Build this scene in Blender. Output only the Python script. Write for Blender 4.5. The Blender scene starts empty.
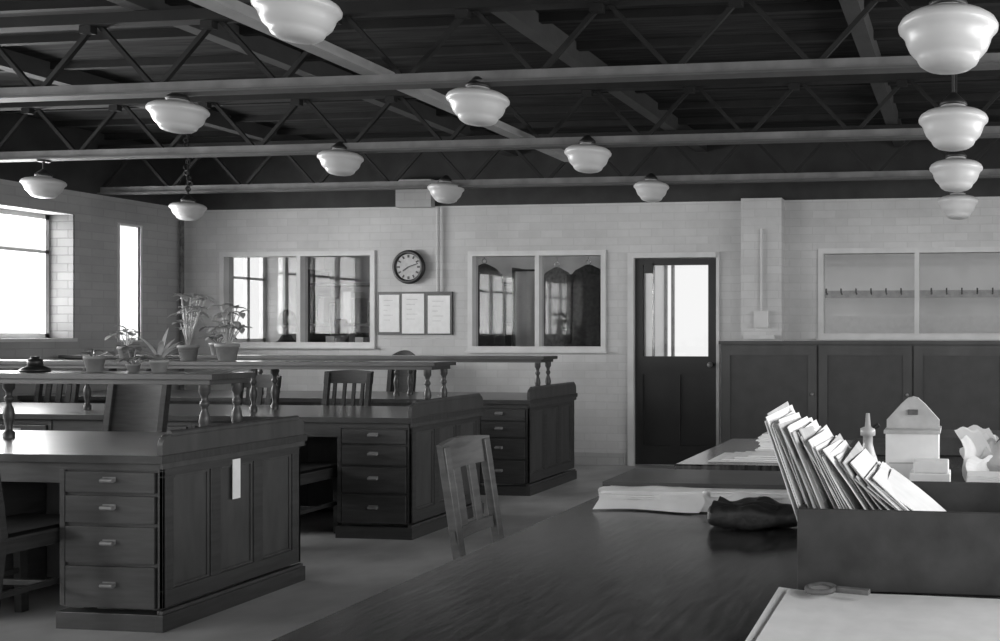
import bpy, math, random
from mathutils import Vector, Matrix
random.seed(7)
sc=bpy.context.scene
sc.view_settings.view_transform='Standard'
sc.view_settings.look='None'
sc.view_settings.exposure=0.12

# ---------------------------------------------------------------- materials
def mat(name,g,rough=0.6,ns=8.0,amt=0.15,bump=0.0,stretch=(1,1,1),spec=0.5,metal=0.0,coat=0.0,trans=0.0):
    m=bpy.data.materials.new(name); m.use_nodes=True
    nt=m.node_tree; N=nt.nodes; L=nt.links
    b=N['Principled BSDF']
    tc=N.new('ShaderNodeTexCoord'); mp=N.new('ShaderNodeMapping'); mp.inputs['Scale'].default_value=stretch
    no=N.new('ShaderNodeTexNoise'); no.inputs['Scale'].default_value=ns; no.inputs['Detail'].default_value=6
    mx=N.new('ShaderNodeMix'); mx.data_type='RGBA'
    lo=g*(1-amt); hi=min(1,g*(1+amt))
    mx.inputs[6].default_value=(lo,lo,lo,1); mx.inputs[7].default_value=(hi,hi,hi,1)
    L.new(tc.outputs['Object'],mp.inputs['Vector']); L.new(mp.outputs['Vector'],no.inputs['Vector'])
    cr=N.new('ShaderNodeMapRange'); cr.inputs[1].default_value=0.3; cr.inputs[2].default_value=0.7
    L.new(no.outputs['Fac'],cr.inputs[0]); L.new(cr.outputs[0],mx.inputs[0])
    L.new(mx.outputs[2],b.inputs['Base Color'])
    b.inputs['Roughness'].default_value=rough; b.inputs['Metallic'].default_value=metal
    b.inputs['Specular IOR Level'].default_value=spec
    b.inputs['Coat Weight'].default_value=coat; b.inputs['Coat Roughness'].default_value=0.12
    if trans: b.inputs['Transmission Weight'].default_value=trans
    if bump:
        bp=N.new('ShaderNodeBump'); bp.inputs['Strength'].default_value=bump; bp.inputs['Distance'].default_value=0.01
        L.new(no.outputs['Fac'],bp.inputs['Height']); L.new(bp.outputs['Normal'],b.inputs['Normal'])
    return m
def brickmat(name,g,axis='x',contrast=0.12,bump=0.5):
    m=bpy.data.materials.new(name); m.use_nodes=True
    nt=m.node_tree; N=nt.nodes; L=nt.links; b=N['Principled BSDF']
    tc=N.new('ShaderNodeTexCoord'); sx=N.new('ShaderNodeSeparateXYZ'); cx=N.new('ShaderNodeCombineXYZ')
    ad=N.new('ShaderNodeMath'); ad.operation='ADD'
    L.new(tc.outputs['Object'],sx.inputs[0]); L.new(sx.outputs['X'],ad.inputs[0]); L.new(sx.outputs['Y'],ad.inputs[1])
    L.new(ad.outputs[0],cx.inputs['X']); L.new(sx.outputs['Z'],cx.inputs['Y'])
    br=N.new('ShaderNodeTexBrick'); br.inputs['Scale'].default_value=1.0
    br.inputs['Brick Width'].default_value=0.23; br.inputs['Row Height'].default_value=0.078
    br.inputs['Mortar Size'].default_value=0.006; br.inputs['Mortar Smooth'].default_value=0.6
    h=g*(1+contrast*0.6); l=g*(1-contrast*0.6); mo=g*(1-contrast*1.2)
    br.inputs['Color1'].default_value=(h,h,h,1); br.inputs['Color2'].default_value=(l,l,l,1); br.inputs['Mortar'].default_value=(mo,mo,mo,1)
    L.new(cx.outputs[0],br.inputs['Vector'])
    no=N.new('ShaderNodeTexNoise'); no.inputs['Scale'].default_value=1.6; no.inputs['Detail'].default_value=9; no.inputs['Roughness'].default_value=.65
    L.new(tc.outputs['Object'],no.inputs['Vector'])
    mr=N.new('ShaderNodeMapRange'); mr.inputs[1].default_value=0.3; mr.inputs[2].default_value=0.7; mr.inputs[3].default_value=0.84; mr.inputs[4].default_value=1.08
    L.new(no.outputs['Fac'],mr.inputs[0])
    mu=N.new('ShaderNodeVectorMath'); mu.operation='SCALE'; L.new(br.outputs['Color'],mu.inputs[0]); L.new(mr.outputs[0],mu.inputs['Scale'])
    L.new(mu.outputs[0],b.inputs['Base Color'])
    bp=N.new('ShaderNodeBump'); bp.inputs['Strength'].default_value=bump; bp.inputs['Distance'].default_value=0.004; bp.invert=True
    L.new(br.outputs['Fac'],bp.inputs['Height']); L.new(bp.outputs['Normal'],b.inputs['Normal'])
    b.inputs['Roughness'].default_value=0.7
    return m
def glassmat():
    m=bpy.data.materials.new('window_glass'); m.use_nodes=True
    nt=m.node_tree; N=nt.nodes; L=nt.links; N.remove(N['Principled BSDF'])
    t=N.new('ShaderNodeBsdfTransparent'); t.inputs[0].default_value=(.88,.88,.88,1)
    g=N.new('ShaderNodeBsdfGlossy'); g.inputs['Roughness'].default_value=0.03
    no=N.new('ShaderNodeTexNoise'); no.inputs['Scale'].default_value=2
    ms=N.new('ShaderNodeMixShader'); mr=N.new('ShaderNodeMapRange'); mr.inputs[3].default_value=0.012; mr.inputs[4].default_value=0.03
    L.new(no.outputs['Fac'],mr.inputs[0]); L.new(mr.outputs[0],ms.inputs[0])
    L.new(t.outputs[0],ms.inputs[1]); L.new(g.outputs[0],ms.inputs[2]); L.new(ms.outputs[0],N['Material Output'].inputs[0])
    return m
def frostmat():
    m=bpy.data.materials.new('frosted_pane'); m.use_nodes=True
    nt=m.node_tree; N=nt.nodes; L=nt.links; N.remove(N['Principled BSDF'])
    t=N.new('ShaderNodeBsdfTranslucent'); t.inputs[0].default_value=(.9,.9,.9,1)
    d=N.new('ShaderNodeBsdfDiffuse'); d.inputs[0].default_value=(.9,.9,.9,1)
    ms=N.new('ShaderNodeMixShader'); ms.inputs[0].default_value=0.3
    L.new(t.outputs[0],ms.inputs[1]); L.new(d.outputs[0],ms.inputs[2]); L.new(ms.outputs[0],N['Material Output'].inputs[0])
    return m

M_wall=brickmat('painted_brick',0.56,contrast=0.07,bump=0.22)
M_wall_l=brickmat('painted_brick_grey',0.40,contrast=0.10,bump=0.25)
M_jamb=brickmat('dark_jamb_brick',0.10,contrast=0.3)
M_dark=mat('dark_board_and_shade',0.03,0.8,5,0.3,0.1)  # dark board on the back wall; on the left wall, painted-in shade
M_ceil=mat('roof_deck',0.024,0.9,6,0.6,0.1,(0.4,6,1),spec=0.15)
M_floor=mat('worn_linoleum',0.45,0.45,2.5,0.25,0.05)
M_chord=mat('painted_steel_light',0.16,0.6,6,0.3)
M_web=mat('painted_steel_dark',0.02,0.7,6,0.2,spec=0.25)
M_brace=mat('brace_paint',0.30,0.5,6,0.15)
M_wood=mat('dark_oak',0.045,0.42,7,0.22,0.05,(1,1,9),coat=0.08)
M_woodh=mat('dark_oak_top',0.05,0.3,7,0.25,0.03,(1,9,1),coat=0.25)
M_panel=mat('oak_panel',0.06,0.45,7,0.2,0.05,(3,3,0.6),coat=0.1)
M_table=mat('polished_table',0.04,0.22,9,0.7,0.06,(6,1,1),coat=0.2)
M_chairD=mat('chair_oak_dark',0.028,0.6,9,0.3,0.1,(1,1,6),spec=0.3)
M_opal=mat('opal_glass',0.56,0.3,3,0.05)
M_fit=mat('dark_bronze',0.03,0.5,9,0.2,metal=0.3)
M_white=mat('white_paint',0.6,0.5,6,0.08)
M_paper=mat('paper',0.84,0.8,20,0.05,0.05)
M_paper2=mat('paper_grey',0.5,0.8,20,0.15,0.05)
M_leather=mat('black_leather',0.022,0.5,25,0.3,0.6)
M_metal=mat('brushed_metal',0.6,0.25,20,0.1,metal=0.9)
M_brass=mat('tarnished_brass',0.25,0.5,20,0.2,metal=0.3)
M_leaf=mat('leaf',0.28,0.45,10,0.4)
M_leaf2=mat('leaf_pale',0.5,0.45,10,0.3)
M_pot=mat('terracotta',0.32,0.75,15,0.15)
M_soil=mat('soil',0.03,0.9,40,0.5,0.5)
M_cloth=mat('dark_cloth',0.05,0.9,30,0.4,0.3,spec=.1)
M_cloth2=mat('grey_cloth',0.14,0.9,30,0.4,0.3,spec=.1)
M_skin=mat('skin',0.25,0.55,12,0.06)
M_hair=mat('hair',0.015,0.8,60,0.4,0.3,spec=.1)
M_cup=mat('cupboard_paint',0.06,0.45,5,0.25,0.05,(1,1,0.4))
M_black=mat('door_paint',0.018,0.4,5,0.2)
M_card=mat('cardboard_tray',0.045,0.65,14,0.3,0.15)
M_dim=mat('dim_distemper',0.5,0.8,2,0.3)
M_glass=glassmat(); M_frost=frostmat()

# ---------------------------------------------------------------- builder
class B:
    def __init__(s): s.v=[];s.f=[];s.m=[];s.s=[]
    def add(s,vs,fs,mi=0,sm=False):
        o=len(s.v); s.v+= [tuple(v) for v in vs]
        for f in fs: s.f.append([i+o for i in f]); s.m.append(mi); s.s.append(sm)
    def box(s,x0,x1,y0,y1,z0,z1,mi=0):
        vs=[(x,y,z) for x in(x0,x1) for y in(y0,y1) for z in(z0,z1)]
        s.add(vs,[(0,1,3,2),(4,6,7,5),(0,4,5,1),(2,3,7,6),(0,2,6,4),(1,5,7,3)],mi)
    def beam(s,p0,p1,w,h,mi=0,up=(0,0,1)):
        p0=Vector(p0);p1=Vector(p1);d=(p1-p0).normalized();u=Vector(up)
        if abs(d.dot(u))>0.98: u=Vector((0,1,0))
        r=d.cross(u).normalized();u=r.cross(d).normalized()
        vs=[]
        for p in(p0,p1):
            for a,b in((-1,-1),(1,-1),(1,1),(-1,1)): vs.append(p+r*a*w/2+u*b*h/2)
        s.add(vs,[(0,1,2,3),(7,6,5,4),(0,4,5,1),(1,5,6,2),(2,6,7,3),(3,7,4,0)],mi)
    def cyl(s,p0,p1,r0,r1=None,n=12,mi=0,sm=True):
        if r1 is None:r1=r0
        p0=Vector(p0);p1=Vector(p1);d=(p1-p0).normalized();u=Vector((0,0,1)) if abs(d.z)<.9 else Vector((1,0,0))
        r=d.cross(u).normalized();u=r.cross(d)
        vs=[];
        for p,R in((p0,r0),(p1,r1)):
            for i in range(n):
                a=2*math.pi*i/n; vs.append(p+(r*math.cos(a)+u*math.sin(a))*R)
        s.add(vs,[(i,(i+1)%n,n+(i+1)%n,n+i) for i in range(n)],mi,sm)
        s.add(vs,[tuple(range(n)),tuple(range(2*n-1,n-1,-1))],mi)
    def lathe(s,c,prof,n=24,mi=0,fold=0,nf=6):
        vs=[]
        for r,z in prof:
            for i in range(n):
                a=2*math.pi*i/n; R=r*(1+fold*math.sin(nf*a)); vs.append((c[0]+R*math.cos(a),c[1]+R*math.sin(a),c[2]+z))
        fs=[]
        for j in range(len(prof)-1):
            for i in range(n): fs.append((j*n+i,j*n+(i+1)%n,(j+1)*n+(i+1)%n,(j+1)*n+i))
        s.add(vs,fs,mi,True)
    def prism(s,poly,axis,a0,a1,mi=0):
        n=len(poly); vs=[]
        for a in(a0,a1):
            for p,q in poly:
                vs.append({'x':(a,p,q),'y':(p,a,q),'z':(p,q,a)}[axis])
        s.add(vs,[tuple(range(n)),tuple(range(2*n-1,n-1,-1))]+[(i,(i+1)%n,n+(i+1)%n,n+i) for i in range(n)],mi)
    def grid(s,fn,nu,nv,mi=0,sm=True):
        vs=[fn(i/nu,j/nv) for i in range(nu+1) for j in range(nv+1)]
        s.add(vs,[(i*(nv+1)+j,(i+1)*(nv+1)+j,(i+1)*(nv+1)+j+1,i*(nv+1)+j+1) for i in range(nu) for j in range(nv)],mi,sm)
    def torus(s,c,R,r,ax='z',mi=0,n=20,k=8,sx=1):
        def fn(u,v):
            a=2*math.pi*u;b=2*math.pi*v
            x=(R+r*math.cos(b))*math.cos(a)*sx;y=(R+r*math.cos(b))*math.sin(a);z=r*math.sin(b)
            if ax=='z':p=(x,y,z)
            elif ax=='y':p=(x,z,y)
            else:p=(z,x,y)
            return (c[0]+p[0],c[1]+p[1],c[2]+p[2])
        s.grid(fn,n,k,mi)
    def sphere(s,c,R,mi=0,n=16,sc=(1,1,1)):
        def fn(u,v):
            a=2*math.pi*u;b=math.pi*v
            return (c[0]+R*sc[0]*math.sin(b)*math.cos(a),c[1]+R*sc[1]*math.sin(b)*math.sin(a),c[2]+R*sc[2]*math.cos(b))
        s.grid(fn,n,n//2+2,mi)
    def obj(s,name,mats,loc=(0,0,0),rz=0,bevel=0,parent=None,weld=True):
        me=bpy.data.meshes.new(name); me.from_pydata(s.v,[],s.f)
        for m in mats: me.materials.append(m)
        me.polygons.foreach_set('material_index',s.m); me.polygons.foreach_set('use_smooth',s.s)
        me.update()
        import bmesh
        bm=bmesh.new(); bm.from_mesh(me); bmesh.ops.recalc_face_normals(bm,faces=bm.faces); bm.to_mesh(me); bm.free()
        o=bpy.data.objects.new(name,me); sc.collection.objects.link(o); o.location=loc; o.rotation_euler=(0,0,rz)
        if bevel:
            b=o.modifiers.new('bevel','BEVEL'); b.width=bevel; b.segments=2; b.limit_method='ANGLE'; b.angle_limit=0.9
        if parent: o.parent=parent
        return o

# ---------------------------------------------------------------- room shell
XL=-8.16; XR=2.6; YB=8.6; YN=-3.0; ZC=3.2; YF=10.8
def wall(name,axis,u0,u1,z0,z1,t0,t1,ops,m):
    us=sorted({u0,u1}|{o[0] for o in ops}|{o[1] for o in ops}); zs=sorted({z0,z1}|{o[2] for o in ops}|{o[3] for o in ops})
    b=B()
    for i in range(len(us)-1):
        for j in range(len(zs)-1):
            cu=(us[i]+us[i+1])/2; cz=(zs[j]+zs[j+1])/2
            if any(o[0]<cu<o[1] and o[2]<cz<o[3] for o in ops): continue
            if axis=='x': b.box(us[i],us[i+1],t0,t1,zs[j],zs[j+1])
            else: b.box(t0,t1,us[i],us[i+1],zs[j],zs[j+1])
    return b.obj(name,[m])
W1=(-7.73,-6.02,1.18,2.14); W2=(-4.98,-3.56,1.14,2.12); WD=(-3.31,-2.39,0,2.10); W3=(-1.395,1.42,1.27,2.11)
wall('wall_back','x',XL,XR,0,2.6,YB,YB+.15,[W1,W2,WD,W3],M_wall)
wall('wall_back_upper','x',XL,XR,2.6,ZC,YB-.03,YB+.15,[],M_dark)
LO=[(-1.2,.7,1.26,2.4),(1.1,3.0,1.26,2.4),(3.4,5.2,1.26,2.4),(5.55,7.42,1.26,2.4),(7.86,8.08,1.24,2.36),(8.95,10.0,1.2,2.3)]
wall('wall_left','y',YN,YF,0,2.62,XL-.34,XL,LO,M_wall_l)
wall('wall_left_upper','y',YN,YF,2.62,ZC,XL-.34,XL+.03,[],M_dark)  # dark colour stands in for weak light on the upper left wall
RO=[(-2,0.5,1.2,2.4),(1.0,3.5,1.2,2.4),(4.1,6.6,1.2,2.4)]
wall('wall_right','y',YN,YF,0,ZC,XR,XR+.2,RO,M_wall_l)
FO=(-3.95,-3.02,0.9,2.35)
wall('wall_far','x',XL,XR,0,ZC,YF-.12,YF,[FO],M_dim)
wall('wall_cloakroom','x',-2.0,XR,0,2.75,9.9,10.0,[],mat('cloakroom_plaster',.85,.8,2,.1))
b=B(); b.box(-2.0,XR,9.885,9.899,1.18,1.50); b.obj('trim_3',[M_paper])
b=B(); b.box(XL-.34,XR+.2,YN,YF,-.1,0); b.obj('floor',[M_floor])
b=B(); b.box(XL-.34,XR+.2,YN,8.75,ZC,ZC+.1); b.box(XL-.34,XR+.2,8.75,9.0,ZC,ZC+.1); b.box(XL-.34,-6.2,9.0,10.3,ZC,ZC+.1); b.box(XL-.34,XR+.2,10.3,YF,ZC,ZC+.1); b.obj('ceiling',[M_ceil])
b=B(); b.box(-2.136,-1.74,YB-.16,YB,0,2.6); b.obj('wall_pier',[M_wall])
b=B(); b.box(-5.72,-5.34,YB-.1,YB-.031,2.58,2.86); b.obj('trim_1',[M_wall_l])
b=B(); yy=YF-.08
for x in (FO[0],FO[0]+.27,FO[0]+.36,FO[1]-.04): b.box(x,x+.035,yy,yy+.04,FO[2],FO[3])
for z in (FO[2],FO[3]-.04): b.box(FO[0],FO[1],yy,yy+.04,z,z+.04)
b.box(FO[0]+.035,FO[0]+.27,yy+.01,yy+.015,FO[2]+.04,FO[3]-.04,1)
b.obj('window_10',[M_paper2,M_frost])

def leftwin(i,o,nv):
    b=B(); x0,x1=XL-.30,XL-.25; fr=.045
    y0,y1,z0,z1=o
    b.box(x0,x1,y0,y0+fr,z0,z1);b.box(x0,x1,y1-fr,y1,z0,z1);b.box(x0,x1,y0,y1,z0,z0+fr);b.box(x0,x1,y0,y1,z1-fr,z1)
    for k in range(1,nv):
        y=y0+(y1-y0)*k/nv; b.box(x0,x1,y-.02,y+.02,z0,z1)
    b.box(x0,x1,y0,y1,z1-.36,z1-.33)
    b.box(XL-.25,XL+.03,y0,y1,z0-.03,z0+.002)
    b.obj('window_%d'%i,[M_white])
for i,o in enumerate(LO):
    if i==4: continue
    leftwin(i+1,o,4)
b=B(); o=LO[3]; b.box(XL-.25,XL-.002,o[1]-.012,o[1]-.001,o[2],o[3]); b.obj('trim_2',[M_jamb])  # thin sheet over the far jamb, in darker brick than the wall
b=B(); o=LO[4]; b.box(XL-.03,XL-.02,o[0],o[1],o[2],o[3],1); b.box(XL-.05,XL+.01,o[0]-.02,o[0],o[2]-.02,o[3]+.02); b.box(XL-.05,XL+.01,o[1],o[1]+.02,o[2]-.02,o[3]+.02)
b.box(XL-.05,XL+.01,o[0],o[1],o[2]-.02,o[2]); b.box(XL-.05,XL+.01,o[0],o[1],o[3],o[3]+.02); b.obj('window_5',[M_white,M_frost])
def backwin(i,w,mull):
    b=B(); f=.035; y0,y1=YB-.02,YB+.09
    b.box(w[0]-.015,w[0]+f,y0,y1,w[2]-.015,w[3]+.015);b.box(w[1]-f,w[1]+.015,y0,y1,w[2]-.015,w[3]+.015)
    b.box(w[0]+f,w[1]-f,y0,y1,w[3]-f,w[3]+.015);b.box(w[0]+f,w[1]-f,y0,y1,w[2]-.015,w[2]+f)
    b.box(w[0]-.03,w[1]+.03,YB-.05,YB-.02,w[2]-.03,w[2]-.01)
    for m in mull: b.box(m-.022,m+.022,y0,y1,w[2]+f,w[3]-f)
    b.box(w[0]+f,w[1]-f,YB+.05,YB+.054,w[2]+f,w[3]-f,1)
    b.obj('window_%d'%i,[M_white,M_glass])
backwin(7,W1,[-6.85]); backwin(8,W2,[-4.26]); backwin(9,W3,[-.457,.48])
# door
b=B(); x0,x1=WD[0],WD[1]
b.box(x0,x0+.06,YB-.04,YB+.12,0,2.10,0); b.box(x1-.03,x1,YB-.02,YB+.12,0,2.10,0); b.box(x0+.06,x1-.03,YB-.04,YB+.12,2.05,2.10,0)
dx0,dx1=x0+.065,x1-.035; yy0,yy1=YB+.0,YB+.045; g0,g1,gz0,gz1=dx0+.075,dx1-.08,1.08,1.98
b.box(dx0,g0,yy0,yy1,.01,2.045,1); b.box(g1,dx1,yy0,yy1,.01,2.045,1); b.box(g0,g1,yy0,yy1,gz1,2.045,1); b.box(g0,g1,yy0,yy1,.9,gz0,1); b.box(g0,g1,yy0,yy1,.01,.2,1)
b.box(g0,g1,yy0+.02,yy1,.2,.9,1); b.box((g0+g1)/2-.05,(g0+g1)/2+.05,yy0,yy1,.2,.9,1)
b.box(g0,g1,yy0+.02,yy0+.024,gz0,gz1,2)
b.sphere((dx1-.05,yy0-.045,1.0),.028,3); b.cyl((dx1-.05,yy0-.03,1.0),(dx1-.05,yy0,1.0),.012,mi=3)
b.box(dx0+.10,dx0+.18,yy0-.02,yy0,1.9,2.0,1)
b.obj('door_1',[M_white,M_black,M_glass,M_brass])

# ---------------------------------------------------------------- roof
ZB=2.655
M_fl=mat('painted_steel_flange',.09,.6)
def truss(y):
    b=B(); t=.39; zt=ZB+t
    b.box(XL,XR,y-.012,y+.012,ZB-.030,ZB+.033,0)
    b.box(XL,XR,y-.045,y+.045,ZB-.035,ZB-.022,2); 
    b.box(XL,XR,y-.04,y+.04,zt-.03,zt+.03,1)
    p=.74; n=int((XR-XL)/p)
    for i in range(n+1):
        x=XL+i*p
        b.beam((x,y+.02,ZB),(min(x+p/2,XR),y+.02,zt),.022,.024,1); b.beam((min(x+p/2,XR),y+.02,zt),(min(x+p,XR),y+.02,ZB),.022,.024,1)
        b.box(min(x+p/2,XR)-.07,min(x+p/2,XR),y-.02,y+.02,zt-.07,zt,1)
    b.obj('roof_truss',[M_chord,M_web,M_fl])
for y in (-.2,1.37,2.94,4.5,6.08,7.65): truss(y)
b=B()
for x in(-6.4,-4.5,-2.56,-.62,1.3): b.box(x-.05,x+.05,YN,8.57,3.08,3.2)
b.obj('roof_purlins',[mat('purlin_paint',.045,.7)])
b=B()
for k in range(22):
    y=YN+.3+k*.52; b.box(XL,XR,y-.02,y+.02,3.15,3.2)
b.obj('ceiling_battens',[M_web])
b=B(); b.box(-3.24,-3.14,YN,7.0,2.70,2.715); b.box(-3.195,-3.185,YN,7.0,2.715,2.77); b.obj('roof_tie_bar',[M_brace])

def lamp(x,y,z,s=1.0,top=ZB-.03,chain=False):
    b=B(); k=s; q=s*1.14
    prof=[(.055,.095),(.062,.088),(.066,.074),(.10,.066),(.14,.056),(.164,.042),(.174,.026),(.172,.014),(.160,.004),(.150,-.010),(.146,-.024),(.136,-.044),(.120,-.060),(.110,-.068),(.108,-.074),(.100,-.086),(.080,-.098),(.05,-.105),(.001,-.107)]
    b.lathe((0,0,0),[(r*k,zz*q) for r,zz in prof],36,0)
    b.lathe((0,0,0),[(.001,.165*k),(.02*k,.16*k),(.035*k,.145*k),(.05*k,.13*k),(.068*k,.112*k),(.07*k,.095*k),(.001,.095*k)],20,1)
    h=top-z
    if h>.17*k: b.cyl((0,0,.15*k),(0,0,h),.008,mi=1)
    b.cyl((0,0,h-.02),(0,0,h),.04,mi=1)
    if chain:
        n=int((h-.17)/.05)
        for i in range(n):
            zz=.19+i*.05; b.torus((.02*math.sin(i*1.3),0,zz),.022,.007,'y' if i%2 else 'x',1,10,6)
    b.obj('pendant_lamp',[M_opal,M_fit],(x,y,z))
for x,y,z,s,top,ch in [(-.06,3.2,2.355,1.02,3.17,0),(-.06,4.6,2.36,1.02,3.17,0),(-.06,6.0,2.37,1.02,3.17,0),(-.06,7.5,2.37,.98,3.17,0),
    (-2.56,4.5,2.515,.90,ZB-.03,0),(-4.31,4.5,2.51,.82,ZB-.03,0),(-2.64,6.08,2.55,.92,ZB,0),(-4.52,6.08,2.56,.86,ZB,0),
    (-6.95,6.08,2.425,.77,ZB-.03,0),(-2.74,7.65,2.57,.88,ZB,0),(-4.66,7.65,2.59,.88,ZB,0),(-7.085,7.5,2.44,.82,3.17,1),(-2.35,2.94,2.435,.80,ZB-.03,0)]:
    if top==ZB: top=ZB-.03
    lamp(x,y,z,s,top,ch)

# ---------------------------------------------------------------- desks
SP=[(.024,0),(.024,.03),(.016,.04),(.013,.06),(.02,.10),(.024,.13),(.02,.16),(.012,.185),(.012,.20),(.019,.21),(.019,.225),(.012,.235),(.015,.26),(.024,.275),(.024,.315)]
def desk(xr,y0,y1,units=3):
    b=B(); U=1.53; xl=xr-U*units
    b.box(xl-.02,xr+.02,y0-.025,y1+.025,.735,.77,1)
    for side,xe in ((1,xr),(-1,xl)):
        def bx(d0,d1,ya,yb,za,zb,mi):
            a=xe-side*d0; c=xe-side*d1; b.box(min(a,c),max(a,c),ya,yb,za,zb,mi)
        bx(.016,.03,y0+.01,y1-.01,.1,.735,2)
        L=y1-y0; st=.055
        bx(0,.0159,y0,y1,.675,.734,0); bx(0,.0159,y0,y1,.1,.175,0)
        for k in range(4):
            c=y0+st/2+(L-st)*k/3; bx(0,.0159,c-st/2,c+st/2,.175,.675,0)
            if k<3:
                d=c+(L-st)/3
                for ya,yb,za,zb in((c+st/2,c+st/2+.012,.175,.675),(d-st/2-.012,d-st/2,.175,.675),(c+st/2+.012,d-st/2-.012,.175,.187),(c+st/2+.012,d-st/2-.012,.663,.675)): bx(.008,.0159,ya,yb,za,zb,2)
        bx(-.016,.02,y0-.016,y1+.016,0,.075,0); bx(-.008,.02,y0-.008,y1+.008,.075,.09,2)
        bx(-.014,.0,y0-.014,y1+.014,.71,.7349,2)
    R=.045
    pts=[(y0-.015,.77),(y0-.015,.815)]
    for k in range(7):
        a=math.pi/2*k/6; pts.append((y0-.015+R-R*math.cos(a),.815+R*math.sin(a)))
    for k in range(7):
        a=math.pi/2*(1-k/6); pts.append((y1+.01-R+R*math.cos(a),.815+R*math.sin(a)))
    pts.append((y1+.01,.77)); b.prism(pts,'x',xr-.012,xr+.014,2)
    b.cyl((xr+.001,y0+.03,.858),(xr+.001,y1-.03,.858),.017,mi=2)
    ped=.505
    for u in range(units):
        for xa,xb in((xr-U*u-ped,xr-U*u),(xr-U*(u+1),xr-U*(u+1)+ped)):
            a0=xa+(.031 if (u==units-1 and xa==xr-U*units) else 0); 
            b0=xb-(.031 if (u==0 and xb==xr) else 0)
            for ys,ye,d in((y0,y0+.42,-1),(y1-.42,y1,1)):
                if y1-y0<.84: 
                    m_=(y0+y1)/2
                    if d<0: ye=min(ye,m_)
                    else: ys=max(ys,m_)
                b.box(a0,b0,ys+.012,ye-.012,.09,.735,0)
                yf=ys if d<0 else ye
                b.box(xa,xb,min(yf,yf-d*.012),max(yf,yf-d*.012),.70,.734,0)
                b.box(xa,xa+.025,min(yf,yf-d*.012),max(yf,yf-d*.012),.1,.70,0);b.box(xb-.025,xb,min(yf,yf-d*.012),max(yf,yf-d*.012),.1,.70,0)
                b.box(xa-.003,xb+.003,min(yf-d*.05,yf+d*.014),max(yf-d*.05,yf+d*.014),0,.075,0)
                zb=[.70,.595,.46,.285,.09]
                for k in range(4):
                    za,zt=zb[k+1]+.008,zb[k]-.008; y_a=yf-d*.012; y_b=yf+d*.006
                    b.box(xa+.035,xb-.035,min(y_a,y_b),max(y_a,y_b),za,zt,0)
                    zc=(za+zt)/2+.01; xc=(xa+xb)/2
                    b.box(xc-.032,xc+.032,min(y_b,y_b+d*.003),max(y_b,y_b+d*.003),zc-.005,zc+.015,3)
                    b.cyl((xc-.03,y_b+d*.011,zc),(xc+.03,y_b+d*.011,zc),.010,n=8,mi=3)
        b.box(xr-U*(u+1)+ped,xr-U*u-ped,(y0+y1)/2-.01,(y0+y1)/2+.01,.1,.735,2)
        b.box(xr-U*(u+1)+ped,xr-U*u-ped,y0+.005,y0+.02,.64,.735,0)
    yc=(y0+y1)/2
    b.box(xl+.02,xr-.02,yc-.13,yc+.13,1.085,1.112,1); b.box(xl+.06,xr-.05,yc-.11,yc+.11,1.06,1.085,0)
    x=xr-.09
    while x>xl:
        for dy in(-.095,.095): b.lathe((x,yc+dy,.77),[(r,z*.29/.315) for r,z in SP],12,0)
        x-=1.27
    return b.obj('pedestal_desk',[M_wood,M_woodh,M_panel,M_brass],bevel=.003)
DX=-3.48
desk(DX,3.555,4.375); desk(DX,5.33,6.15); desk(DX,6.88,7.72)
b=B(); b.box(DX+.0005,DX+.004,3.93,3.975,.51,.70); b.obj('paper_label',[M_paper])

# ---------------------------------------------------------------- chairs
def chair(name,x,y,rz,h=.92,w=.42,style='slat',m=None,ns=3):
    b=B(); hw=w/2; lean=.07
    def post(sx):
        b.beam((sx*(hw-.02),-.2-.05,0),(sx*(hw-.02),-.2,.45),.035,.035); b.beam((sx*(hw-.02),-.2,.44),(sx*(hw-.02),-.2-lean,h-.01),.040,.03)
        b.beam((sx*(hw-.03),.2,0),(sx*(hw-.03),.19,.43),.036,.036)
        b.beam((sx*(hw-.025),-.22,.2),(sx*(hw-.03),.195,.2),.02,.025)
    post(1);post(-1)
    b.grid(lambda u,v:(-hw+w*u+(0.02*(1-v))*(1 if u<.5 else -1),-.22+.45*v,.455-.012*math.sin(math.pi*u)*math.sin(math.pi*v)),8,8)
    b.box(-hw,hw,-.22,.23,.425,.441); b.box(-hw+.01,hw-.01,-.2,.2,.37,.425)
    b.beam((-hw+.03,0,.2),(hw-.03,0,.2),.02,.025)
    def yb(z): return -.2-lean*(z-.44)/(h-.45)
    def crest(za,zb,cv,arch=0):
        n=10
        for side in(-.011,.011):
            b.grid(lambda u,v:(-hw-.005+(w+.01)*u, yb(za+(zb-za)*v)-cv*math.sin(math.pi*u)+side, za+(zb-za+arch*math.sin(math.pi*u))*v),n,2)
        b.grid(lambda u,v:(-hw-.005+(w+.01)*u, yb(zb)-cv*math.sin(math.pi*u)-.011+.022*v, zb+arch*math.sin(math.pi*u)),n,1)
        b.grid(lambda u,v:(-hw-.005+(w+.01)*u, yb(za)-cv*math.sin(math.pi*u)-.011+.022*v, za),n,1)
        for u0 in(0,1): b.grid(lambda u,v:(-hw-.005+(w+.01)*u0, yb(za+(zb-za)*v)-.011+.022*u, za+(zb-za)*v),1,1)
    if style=='slat':
        crest(h-.095,h,.02,.012); crest(.56,.60,.02)
        for k in range(ns):
            u=(k+1)/(ns+1); xx=-hw+w*u; cv=.02*math.sin(math.pi*u)
            b.beam((xx,yb(.58)-cv,.58),(xx,yb(h-.05)-cv,h-.05),.012,.05 if ns<4 else .03,up=(1,0,0))
    else:
        crest(.56,h,.03,.03 if style=='solid' else .07)
    b.obj(name,[m or M_chairD],(x,y,0),rz,bevel=.003)
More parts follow.
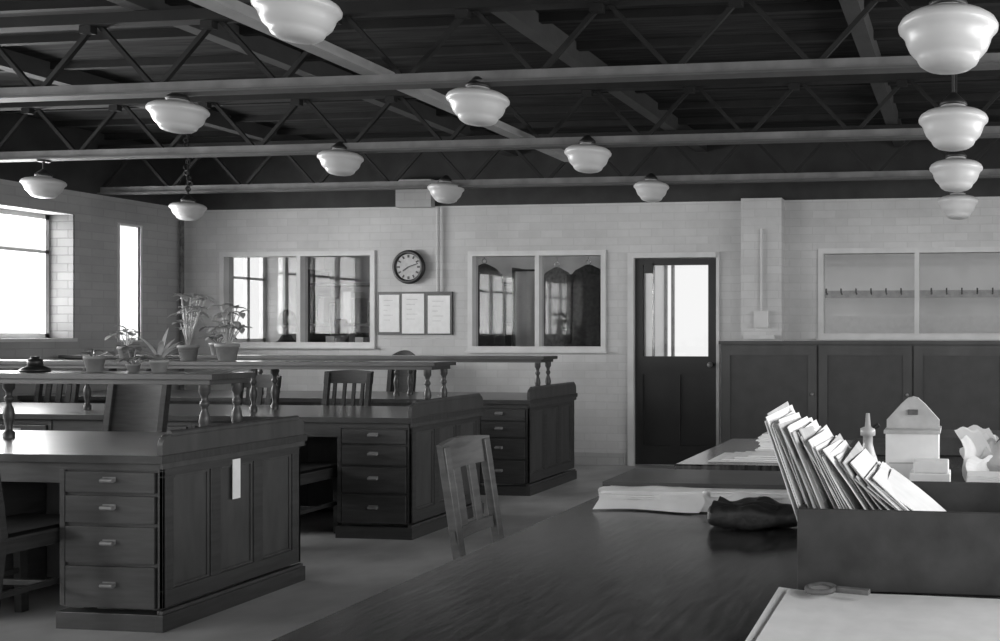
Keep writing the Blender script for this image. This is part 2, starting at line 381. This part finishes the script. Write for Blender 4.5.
chair('wooden_chair',-1.585,3.17,-math.pi/2+.02,.905,.32,'slat',mat('chair_oak_mid',.075,.4,9,.3,.1,(1,1,6)),2)
chair('wooden_chair',-4.90,6.42,math.pi,1.0,.40,'slat',M_chairD,4)
chair('wooden_chair',-5.68,6.42,math.pi,.96,.36,'slat',M_chairD,3)
chair('wooden_chair',-4.98,4.66,math.pi,1.01,.40,'solid',M_chairD)
chair('wooden_chair',-7.50,6.42,math.pi,.98,.38,'slat',M_chairD,3)
chair('wooden_chair',-5.52,8.05,math.pi,1.07,.28,'round',M_chairD)
chair('wooden_chair',-4.21,3.54,0,1.06,.42,'slat',M_chairD,3)
chair('wooden_chair',-4.22,5.25,0,.74,.36,'slat',M_chairD,3)

# ---------------------------------------------------------------- tables
def table(name,x0,x1,y0,y1,z=.76):
    b=B(); b.box(x0,x1,y0,y1,z-.035,z,1); b.box(x0+.05,x1-.05,y0+.05,y1-.05,z-.14,z-.035,0)
    for x in(x0+.09,x1-.09):
        for y in(y0+.09,y1-.09):
            b.lathe((x,y,0),[(.02,0),(.028,.02),(.035,.06),(.028,.1),(.036,.2),(.045,.4),(.045,.5),(.03,.53),(.045,.56),(.045,.64)],16,0)
    b.obj(name,[M_wood,M_table],bevel=.006)
table('polished_table',-1.22,1.5,.85,3.06)
table('writing_table',-1.2,1.5,3.62,4.55)

b=B(); cx0,cx1,cy0,cy1,cz=-2.25,2.4,8.13,8.43,1.235
b.box(cx0,cx1,cy0+.02,cy1,.08,cz-.03,0); b.box(cx0-.015,cx1+.015,cy0-.015,cy1,cz-.03,cz,0); b.box(cx0,cx1,cy0+.04,cy1,0,.08,0)
xs=[cx0,-1.34,-.47,.40,1.27,2.4]
for i in range(5):
    a,c=xs[i]+.009,xs[i+1]-.009
    b.box(a,c,cy0+.008,cy0+.02,.1,cz-.04,1)
    for q in((a,a+.08,.1,cz-.04),(c-.08,c,.1,cz-.04),(a+.08,c-.08,.1,.2),(a+.08,c-.08,cz-.13,cz-.04)): b.box(q[0],q[1],cy0-.004,cy0+.008,q[2],q[3],0)
    b.sphere((c-.04,cy0-.018,.75),.016,2,8)
b.obj('storage_cupboard',[M_cup,mat('cupboard_panel',.045,.45),M_brass])

# ---------------------------------------------------------------- wall things
b=B(); c=(-5.61,YB-.03,1.98)
b.cyl((c[0],YB,c[2]),(c[0],YB-.05,c[2]),.15,n=40,mi=0); b.torus((c[0],YB-.05,c[2]),.152,.022,'y',0,40,10)
b.cyl((c[0],YB-.05,c[2]),(c[0],YB-.055,c[2]),.14,n=40,mi=1)
for k in range(12):
    a=k*math.pi/6; s,co=math.sin(a),math.cos(a); b.beam((c[0]+s*.095,YB-.057,c[2]+co*.095),(c[0]+s*.125,YB-.057,c[2]+co*.125),.003,.016 if k%3 else .02,2,up=(co,0,-s))
for a,l,w in((4.1,.07,.012),(1.25,.11,.008)):
    b.beam((c[0],YB-.06,c[2]),(c[0]+math.sin(a)*l,YB-.06,c[2]+math.cos(a)*l),.003,w,2,up=(math.cos(a),0,-math.sin(a)))
b.obj('wall_clock',[M_black,M_paper2,M_black])
b=B(); x0,x1,z0,z1=-5.97,-5.16,1.29,1.73
b.box(x0,x1,YB-.02,YB,z0,z1,0)
for i,(a,c2,za,zb) in enumerate([(x0+.02,-5.73,1.32,1.70),(-5.70,-5.46,1.305,1.71),(-5.42,-5.18,1.305,1.69)]):
    b.box(a,c2,YB-.026,YB-.02,za,zb,1)
    for k in range(5): b.box(a+.05,c2-.07-.03*(k%3),YB-.0268,YB-.026,zb-.06-k*.05,zb-.055-k*.05,2)
b.obj('notice_board',[M_black,M_paper,M_paper2])
b=B(); b.cyl((-1.93,YB-.18,2.3),(-1.93,YB-.18,1.5),.012); b.box(-2.0,-1.86,YB-.2,YB-.16,1.36,1.52); b.box(-2.1,-1.8,YB-.21,YB-.17,1.25,1.29); b.obj('electrical_conduit',[M_white])
b=B(); b.cyl((-5.30,YB-.04,2.58),(-5.30,YB-.04,1.73),.018); b.obj('wall_pipe',[M_wall])
b=B(); b.cyl((XL+.06,YB-.1,2.6),(XL+.06,YB-.1,0),.02); b.obj('downpipe',[M_cloth2])
b=B(); b.box(XL,-3.36,YB-.02,YB,0,.12); b.obj('baseboard_back',[M_wall_l])

b=B(); b.box(-1.95,2.4,9.87,9.9,1.70,1.78)
for k in range(26):
    x=-1.85+k*.165; b.cyl((x,9.87,1.74),(x,9.80,1.76),.009,n=8,mi=1); b.cyl((x,9.80,1.76),(x,9.80,1.80),.009,n=8,mi=1)
b.obj('coat_hook_rail',[M_paper2,M_black])

def coat(name,x,y,zt,w,l,m,ph=0):
    b=B()
    def fn(u,v):
        a=2*math.pi*u
        W=w*(.16+.84*min(1,v*11)**.5)*(1+.10*v); D=.09*(.3+.7*min(1,v*5))
        fold=1+(.12*math.sin(7*a+ph+2*v)+.06*math.sin(13*a+3*ph))*min(1,v*3)
        return (x+W/2*math.cos(a)*fold,y+D*math.sin(a)*fold,zt-l*v-.05*abs(math.cos(a))*min(1,v*6)+.02*math.sin(5*a+ph)*(v>.9))
    b.grid(fn,48,28,0)
    for s in(-1,1):
        b.grid(lambda u,v:(x+s*(w/2*.85+.03*v)+.045*math.cos(2*math.pi*u)*(1-.2*v),y-.03+.05*math.sin(2*math.pi*u),zt-.10-l*.6*v),12,8,0)
    b.torus((x,y,zt+.03),.025,.004,'y',1,12,6); b.cyl((x,y,zt+.05),(x,y,zt+.12),.004,n=6,mi=1)
    b.obj(name,[m,M_metal])
coat('hanging_coat',-5.05,9.0,2.04,.38,1.1,M_cloth)
coat('hanging_coat',-4.27,9.05,2.00,.36,1.15,M_cloth2,1)
coat('hanging_coat',-3.90,9.0,2.02,.42,1.2,M_cloth,2)
coat('hanging_coat',-5.55,9.0,1.98,.36,1.1,M_cloth2,2)
b=B(); b.cyl((-6.0,9.0,2.165),(-3.2,9.0,2.165),.012); b.cyl((-6.0,9.0,2.165),(-6.0,9.0,0),.014); b.cyl((-3.2,9.0,2.165),(-3.2,9.0,0),.014)
for x in(-6.0,-3.2): b.beam((x,8.85,.02),(x,9.25,.02),.04,.04)
b.obj('coat_rail',[M_metal])
b=B()
b.grid(lambda u,v:(-4.86+.28*u,9.3+.02*math.sin(9*u),1.98-.85*v),10,10)
b.box(-4.88,-4.56,9.27,9.29,1.98,2.0,1)
b.cyl((-4.88,9.28,1.99),(-4.88,9.28,0),.01,mi=1); b.cyl((-4.56,9.28,1.99),(-4.56,9.28,0),.01,mi=1)
b.obj('hanging_poster',[M_paper,M_cloth])
b=B()
for z in(.4,.9,1.4,1.9): b.box(-8.1,-5.4,10.3,10.66,z,z+.03,0)
for x in(-8.1,-7.2,-6.3,-5.43): b.box(x,x+.03,10.3,10.66,0,2.1,0)
for z in(.43,.93,1.43):
    x=-8.0
    while x<-5.6:
        w=random.uniform(.04,.12); h=random.uniform(.22,.4)
        if (x+8.1)%.9<.06 or (x+w+8.1)%.9<.06: x+=.07; continue
        if random.random()<.75: b.box(x,x+w*.95,10.36,10.62,z,z+h,random.choice([1,2,3]))
        x+=w
b.obj('bookshelf',[M_wood,M_cloth2,M_paper,M_paper2])

# ---------------------------------------------------------------- people
def person(x,y,rz,sh,m):
    e=bpy.data.objects.new('seated_person',None); sc.collection.objects.link(e); e.location=(x,y,0); e.rotation_euler=(0,0,rz)
    P=sh+.09
    V=[];R=[];E=[]
    def add(p,r,par=None):
        V.append(p);R.append(r)
        if par is not None:E.append((par,len(V)-1))
        return len(V)-1
    pel=add((0,0,P),(.15,.12)); bel=add((0,.01,P+.2),(.14,.11),pel); ch=add((0,.02,P+.38),(.16,.12),bel); nb=add((0,.02,P+.53),(.07,.065),ch); nt=add((0,.03,P+.63),(.052,.055),nb)
    hands=[]
    for s in(-1,1):
        shd=add((s*.17,.02,P+.46),(.065,.065),ch); el=add((s*.22,.12,P+.2),(.048,.048),shd); wr=add((s*.12,.34,P+.17),(.03,.026),el)
        hands.append((s,wr))
        kn=add((s*.11,.42,P-.01),(.075,.075),None); hp=add((s*.09,.05,P-.02),(.095,.09),pel); E.append((hp,kn)); an=add((s*.11,.42,.10),(.045,.05),kn); add((s*.12,.56,.04),(.04,.035),an)
    me=bpy.data.meshes.new('body'); me.from_pydata(V,E,[]); o=bpy.data.objects.new('body',me); sc.collection.objects.link(o); o.parent=e
    me.materials.append(m)
    md=o.modifiers.new('skin','SKIN'); md.use_smooth_shade=True
    for i,sv in enumerate(me.skin_vertices[0].data): sv.radius=R[i]; sv.use_root=(i==0)
    sb=o.modifiers.new('sub','SUBSURF'); sb.levels=2; sb.render_levels=2
    for s,w in hands:
        hv=[(s*.12,.33,P+.17),(s*.11,.39,P+.165),(s*.108,.42,P+.163)]; he=[(0,1),(1,2)]; hr=[(.026,.022),(.034,.016),(.036,.014)]
        for k in range(4):
            bx=s*(.108)+(k-1.5)*.019; i0=len(hv); l=[.055,.065,.062,.048][k]
            hv+= [(bx,.43,P+.163),(bx,.43+l*.5,P+.158),(bx,.43+l*.9,P+.145)]; hr+=[(.009,.009),(.008,.008),(.007,.007)]; he+=[(2,i0),(i0,i0+1),(i0+1,i0+2)]
        i0=len(hv); hv+=[(s*.08,.39,P+.16),(s*.065,.425,P+.155)]; hr+=[(.011,.011),(.009,.009)]; he+=[(1,i0),(i0,i0+1)]
        hm=bpy.data.meshes.new('hand'); hm.from_pydata(hv,he,[]); ho=bpy.data.objects.new('hand',hm); sc.collection.objects.link(ho); ho.parent=e; hm.materials.append(M_skin)
        md=ho.modifiers.new('skin','SKIN'); md.use_smooth_shade=True
        for i,sv in enumerate(hm.skin_vertices[0].data): sv.radius=hr[i]; sv.use_root=(i==0)
        ho.modifiers.new('sub','SUBSURF').levels=1
    b=B(); hc=(0,.05,P+.76)
    def head(u,v):
        a=2*math.pi*u;t=math.pi*v; r=math.sin(t); z=math.cos(t)
        tap=1-.22*max(0,-z)
        return (hc[0]+.076*r*math.cos(a)*tap,hc[1]+.096*r*math.sin(a)*(1-.1*max(0,-z)),hc[2]+.12*z)
    b.grid(head,24,16,0)
    b.cyl((0,.03,P+.6),(0,.04,P+.7),.05,.05,mi=0)
    b.add([(0,.16,hc[2]-.02),(-.016,.138,hc[2]-.03),(.016,.138,hc[2]-.03),(0,.142,hc[2]+.02)],[(0,1,3),(0,3,2),(0,2,1)],0)
    for s in(-1,1):
        b.sphere((s*.03,.133,hc[2]+.005),.011,1,10); b.sphere((s*.078,.045,hc[2]-.005),.026,0,10,(.35,.7,1))
    b.sphere((0,.132,hc[2]-.058),.022,1,10,(1,.3,.2))
    b.obj('head',[M_skin,M_hair],parent=e)
    b=B()
    def hair(u,v):
        a=2*math.pi*u;t=math.pi*v*.66; cut=1 if math.sin(a)<.35 else .62
        t*=cut; r=math.sin(t); return (hc[0]+.085*r*math.cos(a),hc[1]-.006+.104*r*math.sin(a),hc[2]+.006+.126*math.cos(t))
    b.grid(hair,24,10,0); b.obj('hair',[M_hair],parent=e)
    b=B(); b.cyl((0,0,sh-.04),(0,0,sh),.17,n=24)
    for k in range(4):
        a=math.pi/4+k*math.pi/2; b.cyl((.1*math.cos(a),.1*math.sin(a),sh-.04),(.17*math.cos(a),.17*math.sin(a),0),.015,n=8)
    b.torus((0,0,.2),.14,.01)
    b.obj('stool',[M_wood],parent=e)
person(-7.66,9.40,0.3,.60,M_cloth)
person(-6.92,9.25,-.4,.49,M_cloth)

# ---------------------------------------------------------------- plants
def leaf(b,base,ang,el,l,w,droop,mi):
    p=Vector(base); d=Vector((math.cos(ang)*math.cos(el),math.sin(ang)*math.cos(el),math.sin(el))); n=7; pts=[];
    side=Vector((-math.sin(ang),math.cos(ang),0))
    for i in range(n+1):
        t=i/n; ww=w*math.sin(math.pi*min(1,(t*.9+.08)))**.8
        pts.append((p-side*ww/2,p+Vector((0,0,-ww*.15)),p+side*ww/2)); p=p+d*l/n; d=(d+Vector((0,0,-droop/n))).normalized()
    vs=[q for t in pts for q in t]; fs=[]
    for i in range(n):
        for j in(0,1): fs.append((i*3+j,i*3+j+1,i*3+j+4,i*3+j+3))
    b.add(vs,fs,mi,True)
def plant(x,y,z,pr,ph,kind,H,n,m,ls=1.0):
    b=B()
    b.lathe((0,0,0),[(.001,0),(pr*.68,0),(pr*.92,ph*.8),(pr,ph*.8),(pr,ph),(pr*.88,ph),(pr*.86,ph*.85),(.001,ph*.85)],20,0)
    b.lathe((0,0,0),[(.001,ph*.9),(pr*.87,ph*.88)],20,2)
    for k in range(n):
        a=k*2.4+random.uniform(-.3,.3)
        if kind=='spiky': leaf(b,(0,0,ph*.9),a,random.uniform(.4,1.4),H*random.uniform(.7,1.1),.022,1.0,1)
        else:
            h=H*random.uniform(.2,1); r=random.uniform(.02,.10); q=(r*math.cos(a),r*math.sin(a),ph+h*.85)
            b.cyl((0,0,ph*.85),q,.004,.003,6,1); 
            for j in range(3): leaf(b,q,a+j*2.1,random.uniform(.0,.8),ls*random.uniform(.07,.12),.045*ls,1.4,1)
    b.obj('potted_plant',[M_pot,m,M_soil],(x,y,z))
ZS=1.113
plant(-3.90,3.965,ZS,.04,.06,'spiky',.17,24,M_leaf2)
plant(-4.25,3.965,ZS,.045,.08,'leafy',.04,3,M_leaf,.5)
plant(-4.04,3.965,ZS,.03,.04,'leafy',.10,6,M_leaf,.6)
plant(-5.42,5.74,ZS,.065,.11,'leafy',.42,17,M_leaf2,.85)
plant(-5.12,5.74,ZS,.075,.12,'leafy',.32,18,M_leaf2,.9)
plant(-5.90,5.74,ZS,.055,.10,'leafy',.15,6,M_leaf2,.8)
plant(-6.6,7.3,ZS,.07,.11,'leafy',.2,8,M_leaf)

b=B(); b.lathe((-4.58,3.965,ZS),[(.001,0),(.06,0),(.06,.012),(.05,.02),(.03,.03),(.001,.03)],20); b.lathe((-4.58,3.965,ZS+.03),[(.001,0),(.03,0),(.03,.03),(.015,.035),(.018,.045),(.001,.045)],16); b.obj('ink_stand',[M_black])
b=B()
for x,r,h in((-4.20,.035,.34),(-4.13,.03,.28),(-4.27,.03,.3)): b.lathe((x,3.88,0),[(.001,.003),(r,.0),(r,h),(r*.8,h),(r*.8,.02),(.001,.02)],16,0)
b.obj('rolled_drawings',[M_paper])

# ---------------------------------------------------------------- things on the foreground table
T=.761
b=B()
zz=T
for k in range(12):
    j=random.uniform(-.010,.010); b.box(-1.12+j,-.80+j,2.68+random.uniform(-.012,.012),2.95,zz,zz+.0042,0); zz+=.0045
for k in range(12):
    j=random.uniform(-.010,.010); b.box(-.78+j,-.42+j,2.69+random.uniform(-.012,.012),2.95,T+k*.0045,T+k*.0045+.0042,0)
b.box(-1.15,-.40,2.76,3.04,zz,zz+.014,1); b.box(-1.15,-.40,2.97,3.04,T,zz,1); b.box(-1.15,-1.135,2.74,3.04,T,zz,1)
b.grid(lambda u,v:(-1.13+.34*u+.01*math.sin(9*v),2.635+.13*v+.02*math.sin(5*u),T+.004+(.052*min(1,v*1.6)**.6)+.008*math.sin(12*u+3*v)*(1-v)*v*2),28,12,0)
b.grid(lambda u,v:(-.82+.20*u,2.62+.13*v+.02*math.sin(4*u+1),T+.003+(.050*min(1,v*1.6)**.6)+.006*math.sin(9*u+3*v)*(1-v)*v*2),20,12,0)
b.grid(lambda u,v:(-.64+.24*u,2.65+.11*v+.012*math.sin(7*u),T+.004+(.048*min(1,v*1.8)**.5)+.006*math.sin(9*u+3*v)*(1-v)*v*2),24,12,0)
b.obj('paper_bundle',[M_paper,M_wood])
b=B()
def pouch(u,v):
    a=2*math.pi*u;t=math.pi*v; s=lambda q,e:math.copysign(abs(q)**e,q)
    r=math.sin(t)**.6; z=s(math.cos(t),.6); x=.145*r*s(math.cos(a),.7)*(1+.08*math.sin(3*a+1)); y=.075*r*s(math.sin(a),.7)*(1+.1*math.sin(4*a))
    w=math.sin(38*x+1.2)*.20+math.sin(55*y+25*x)*.16+math.sin(80*x-30*y)*.08
    return (-.585+x,2.48+y,max(T+.001,T+.032+.034*z*(1+w)))
b.grid(pouch,64,28,0)
def flap(u,v): 
    x=-.70+.19*u; y=2.42+.10*v
    return (x,y,T+.066+.012*math.sin(9*u+2)*v+.010*math.sin(6*v)-.02*(1-v)**3)
b.grid(flap,20,12,0)
b.obj('leather_pouch',[M_leather])
b=B(); x0,x1,y0,y1,h=-.352,.30,1.87,2.26,.17
b.box(x0,x1,y0,y0+.012,T,T+h);b.box(x0,x1,y1-.012,y1,T,T+h);b.box(x0,x0+.012,y0+.012,y1-.012,T,T+h);b.box(x1-.012,x1,y0+.012,y1-.012,T,T+h);b.box(x0+.012,x1-.012,y0+.012,y1-.012,T,T+.012)
b.obj('file_tray',[M_card],bevel=.002)
b=B(); n=46
for i in range(n):
    t=i/(n-1); bx=-.325+.335*t; bz=T+.03+.03*t; tx=-.435+.255*t+random.uniform(-.005,.005); tz=1.122-.15*t+random.uniform(-.018,.012)
    p0=Vector((bx,0,bz)); p1=Vector((tx,0,tz)); d=p1-p0; nrm=Vector((-d.z,0,d.x)).normalized()*-.002
    ya=1.90+random.uniform(0,.05); yb_=2.2+random.uniform(-.05,.03)
    bend=random.uniform(-.010,.010)
    sk=random.uniform(-.015,.015)
    def fn(u,v,o): 
        q=p0+d*v+nrm*o+nrm*(bend/.002)*math.sin(math.pi*v)
        return (q.x,ya+(yb_-ya)*u,q.z+sk*(u-.5)*v)
    mi=random.choice([0,0,1])
    b.grid(lambda u,v:fn(u,v,0),3,6,mi); b.grid(lambda u,v:fn(u,v,1),3,6,mi)
    for uu in(0,1): b.grid(lambda u,v:fn(uu,v,u),1,6,mi)
    b.grid(lambda u,v:fn(u,1,v),3,1,mi)
b.obj('file_papers',[M_paper,M_paper2])
b=B(); b.box(-.28,.5,2.42,2.9,T,T+.012); b.box(-.28,.5,2.42,2.432,T,T+.11); b.box(-.28,.5,2.888,2.9,T,T+.11); b.box(-.28,-.268,2.42,2.9,T,T+.11); b.box(.488,.5,2.42,2.9,T,T+.11); b.box(-.268,.488,2.432,2.888,T+.10,T+.11); b.obj('letter_tray',[M_card],bevel=.002)
ZT=T+.111
b=B(); b.box(-.225,-.075,2.55,2.68,ZT,ZT+.145,0); b.box(-.23,-.07,2.545,2.685,ZT+.145,ZT+.155,1)
b.prism([(-.226,ZT+.155),(-.226,ZT+.18),(-.185,ZT+.225),(-.165,ZT+.243),(-.150,ZT+.247),(-.135,ZT+.243),(-.115,ZT+.225),(-.074,ZT+.18),(-.074,ZT+.155)],'y',2.60,2.625,3)
b.box(-.215,-.085,2.5485,2.55,ZT+.06,ZT+.064,1); b.box(-.165,-.135,2.592,2.6,ZT+.195,ZT+.21,2)
b.obj('gabled_card_box',[M_paper,M_paper2,M_cloth2,M_paper2],bevel=.003)
b=B(); b.box(-.15,-.04,2.44,2.53,ZT,ZT+.05); b.box(-.14,-.045,2.445,2.525,ZT+.051,ZT+.08); b.obj('card_index_box',[M_paper],bevel=.003)
b=B(); b.lathe((-.255,2.36,T),[(.001,0),(.04,0),(.042,.02),(.042,.12),(.04,.16),(.032,.19),(.018,.23),(.013,.25),(.013,.27),(.02,.272),(.02,.29),(.008,.295),(.005,.33),(.001,.33)],24,0)
b.cyl((-.255,2.36,T+.28),(-.225,2.36,T+.30),.006,mi=1); b.obj('glue_bottle',[mat('bottle_glaze',.45,.3),M_black])
b=B()
for k in range(22):
    cx=.01+random.uniform(0,.18);a=random.uniform(-.6,.6); w=random.uniform(.04,.08); hh=.05+.018*(k%6)
    def f2(u,v,cx=cx,a=a,w=w,k=k,hh=hh):
        return (cx+(u-.5)*w*math.cos(a)+.012*math.sin(5*v+k)+.035*v*math.sin(k),2.60+.010*k+(u-.5)*w*math.sin(a)+.03*v,ZT+.002+v*hh+.006*math.sin(8*u+k)*v)
    b.grid(f2,8,8,0 if k%3 else 1,k%2==0)
for k in range(8): b.box(.0+k*.001,.16,2.45+k*.004,2.57,ZT+k*.005,ZT+k*.005+.0045,0)
b.obj('crumpled_papers',[M_paper,M_paper2])
b=B()
for k,(xa,xb,ya,yb2,r) in enumerate([(-.365,.55,1.2,1.84,0),(-.35,.6,1.15,1.81,.05)]):
    b.grid(lambda u,v:(xa+(xb-xa)*u-.02*v*(1-u)+r*.2*v,ya+(yb2-ya)*v+r*(u)*.3,T+.003+k*.003+.010*max(0,1-u*6)**2+.004*math.sin(6*u)**2*math.sin(4*v)**2),30,16)
b.obj('drawing_sheets',[M_paper])
b=B(); b.torus((-.29,1.80,T+.024),.028,.006,'z',0); b.cyl((-.29,1.80,T+.018),(-.29,1.80,T+.024),.027,n=24,mi=1); b.beam((-.262,1.80,T+.024),(-.19,1.785,T+.024),.014,.01,0)
b.obj('magnifying_glass',[M_cloth2,M_paper2])
b=B(); 
for k in range(14): 
    j=random.uniform(-.015,.015); b.box(-.93+j,-.70+j,4.0+j,4.3,.761+k*.006,.7665+k*.006,0)
for k in range(4): b.box(-1.08+k*.05,-.6+k*.03,3.70+k*.03,3.97,.761+k*.004,.7645+k*.004,0)
b.obj('paper_stack',[M_paper])
b=B(); b.box(-.2,.3,4.0,4.35,.761,.84); b.box(-.52,-.26,3.98,4.3,.761,.80); b.obj('ledger_book',[M_card],bevel=.004)

# ---------------------------------------------------------------- light
w=bpy.data.worlds.new('World'); sc.world=w; w.use_nodes=True
bg=w.node_tree.nodes['Background']; bg.inputs[0].default_value=(1,1,1,1); bg.inputs[1].default_value=1.1
def area(name,loc,rot,sx,sy,e,sp=180):
    l=bpy.data.lights.new(name,'AREA'); l.shape='RECTANGLE'; l.size=sx; l.size_y=sy; l.energy=e; l.spread=math.radians(sp)
    o=bpy.data.objects.new(name,l); sc.collection.objects.link(o); o.location=loc; o.rotation_euler=rot
for i,o in enumerate(LO):
    e={4:8,5:14}.get(i,95)
    area('window_daylight',(XL-.36,(o[0]+o[1])/2,(o[2]+o[3])/2),(0,-math.pi/2,0),o[3]-o[2],o[1]-o[0],e,150)
for i,o in enumerate(RO):
    area('window_daylight',(XR+.22,(o[0]+o[1])/2,1.8),(0,math.pi/2,0),1.2,2.5,[60,85,70][i])

# ---------------------------------------------------------------- camera
cam=bpy.data.cameras.new('Camera'); co=bpy.data.objects.new('Camera',cam); sc.collection.objects.link(co)
co.location=(0,0,1.3); co.rotation_euler=(math.pi/2,0,math.radians(6.54))
cam.sensor_width=36; cam.lens=32.4; cam.shift_x=-.362; cam.shift_y=.0135; cam.clip_start=.05
sc.camera=co
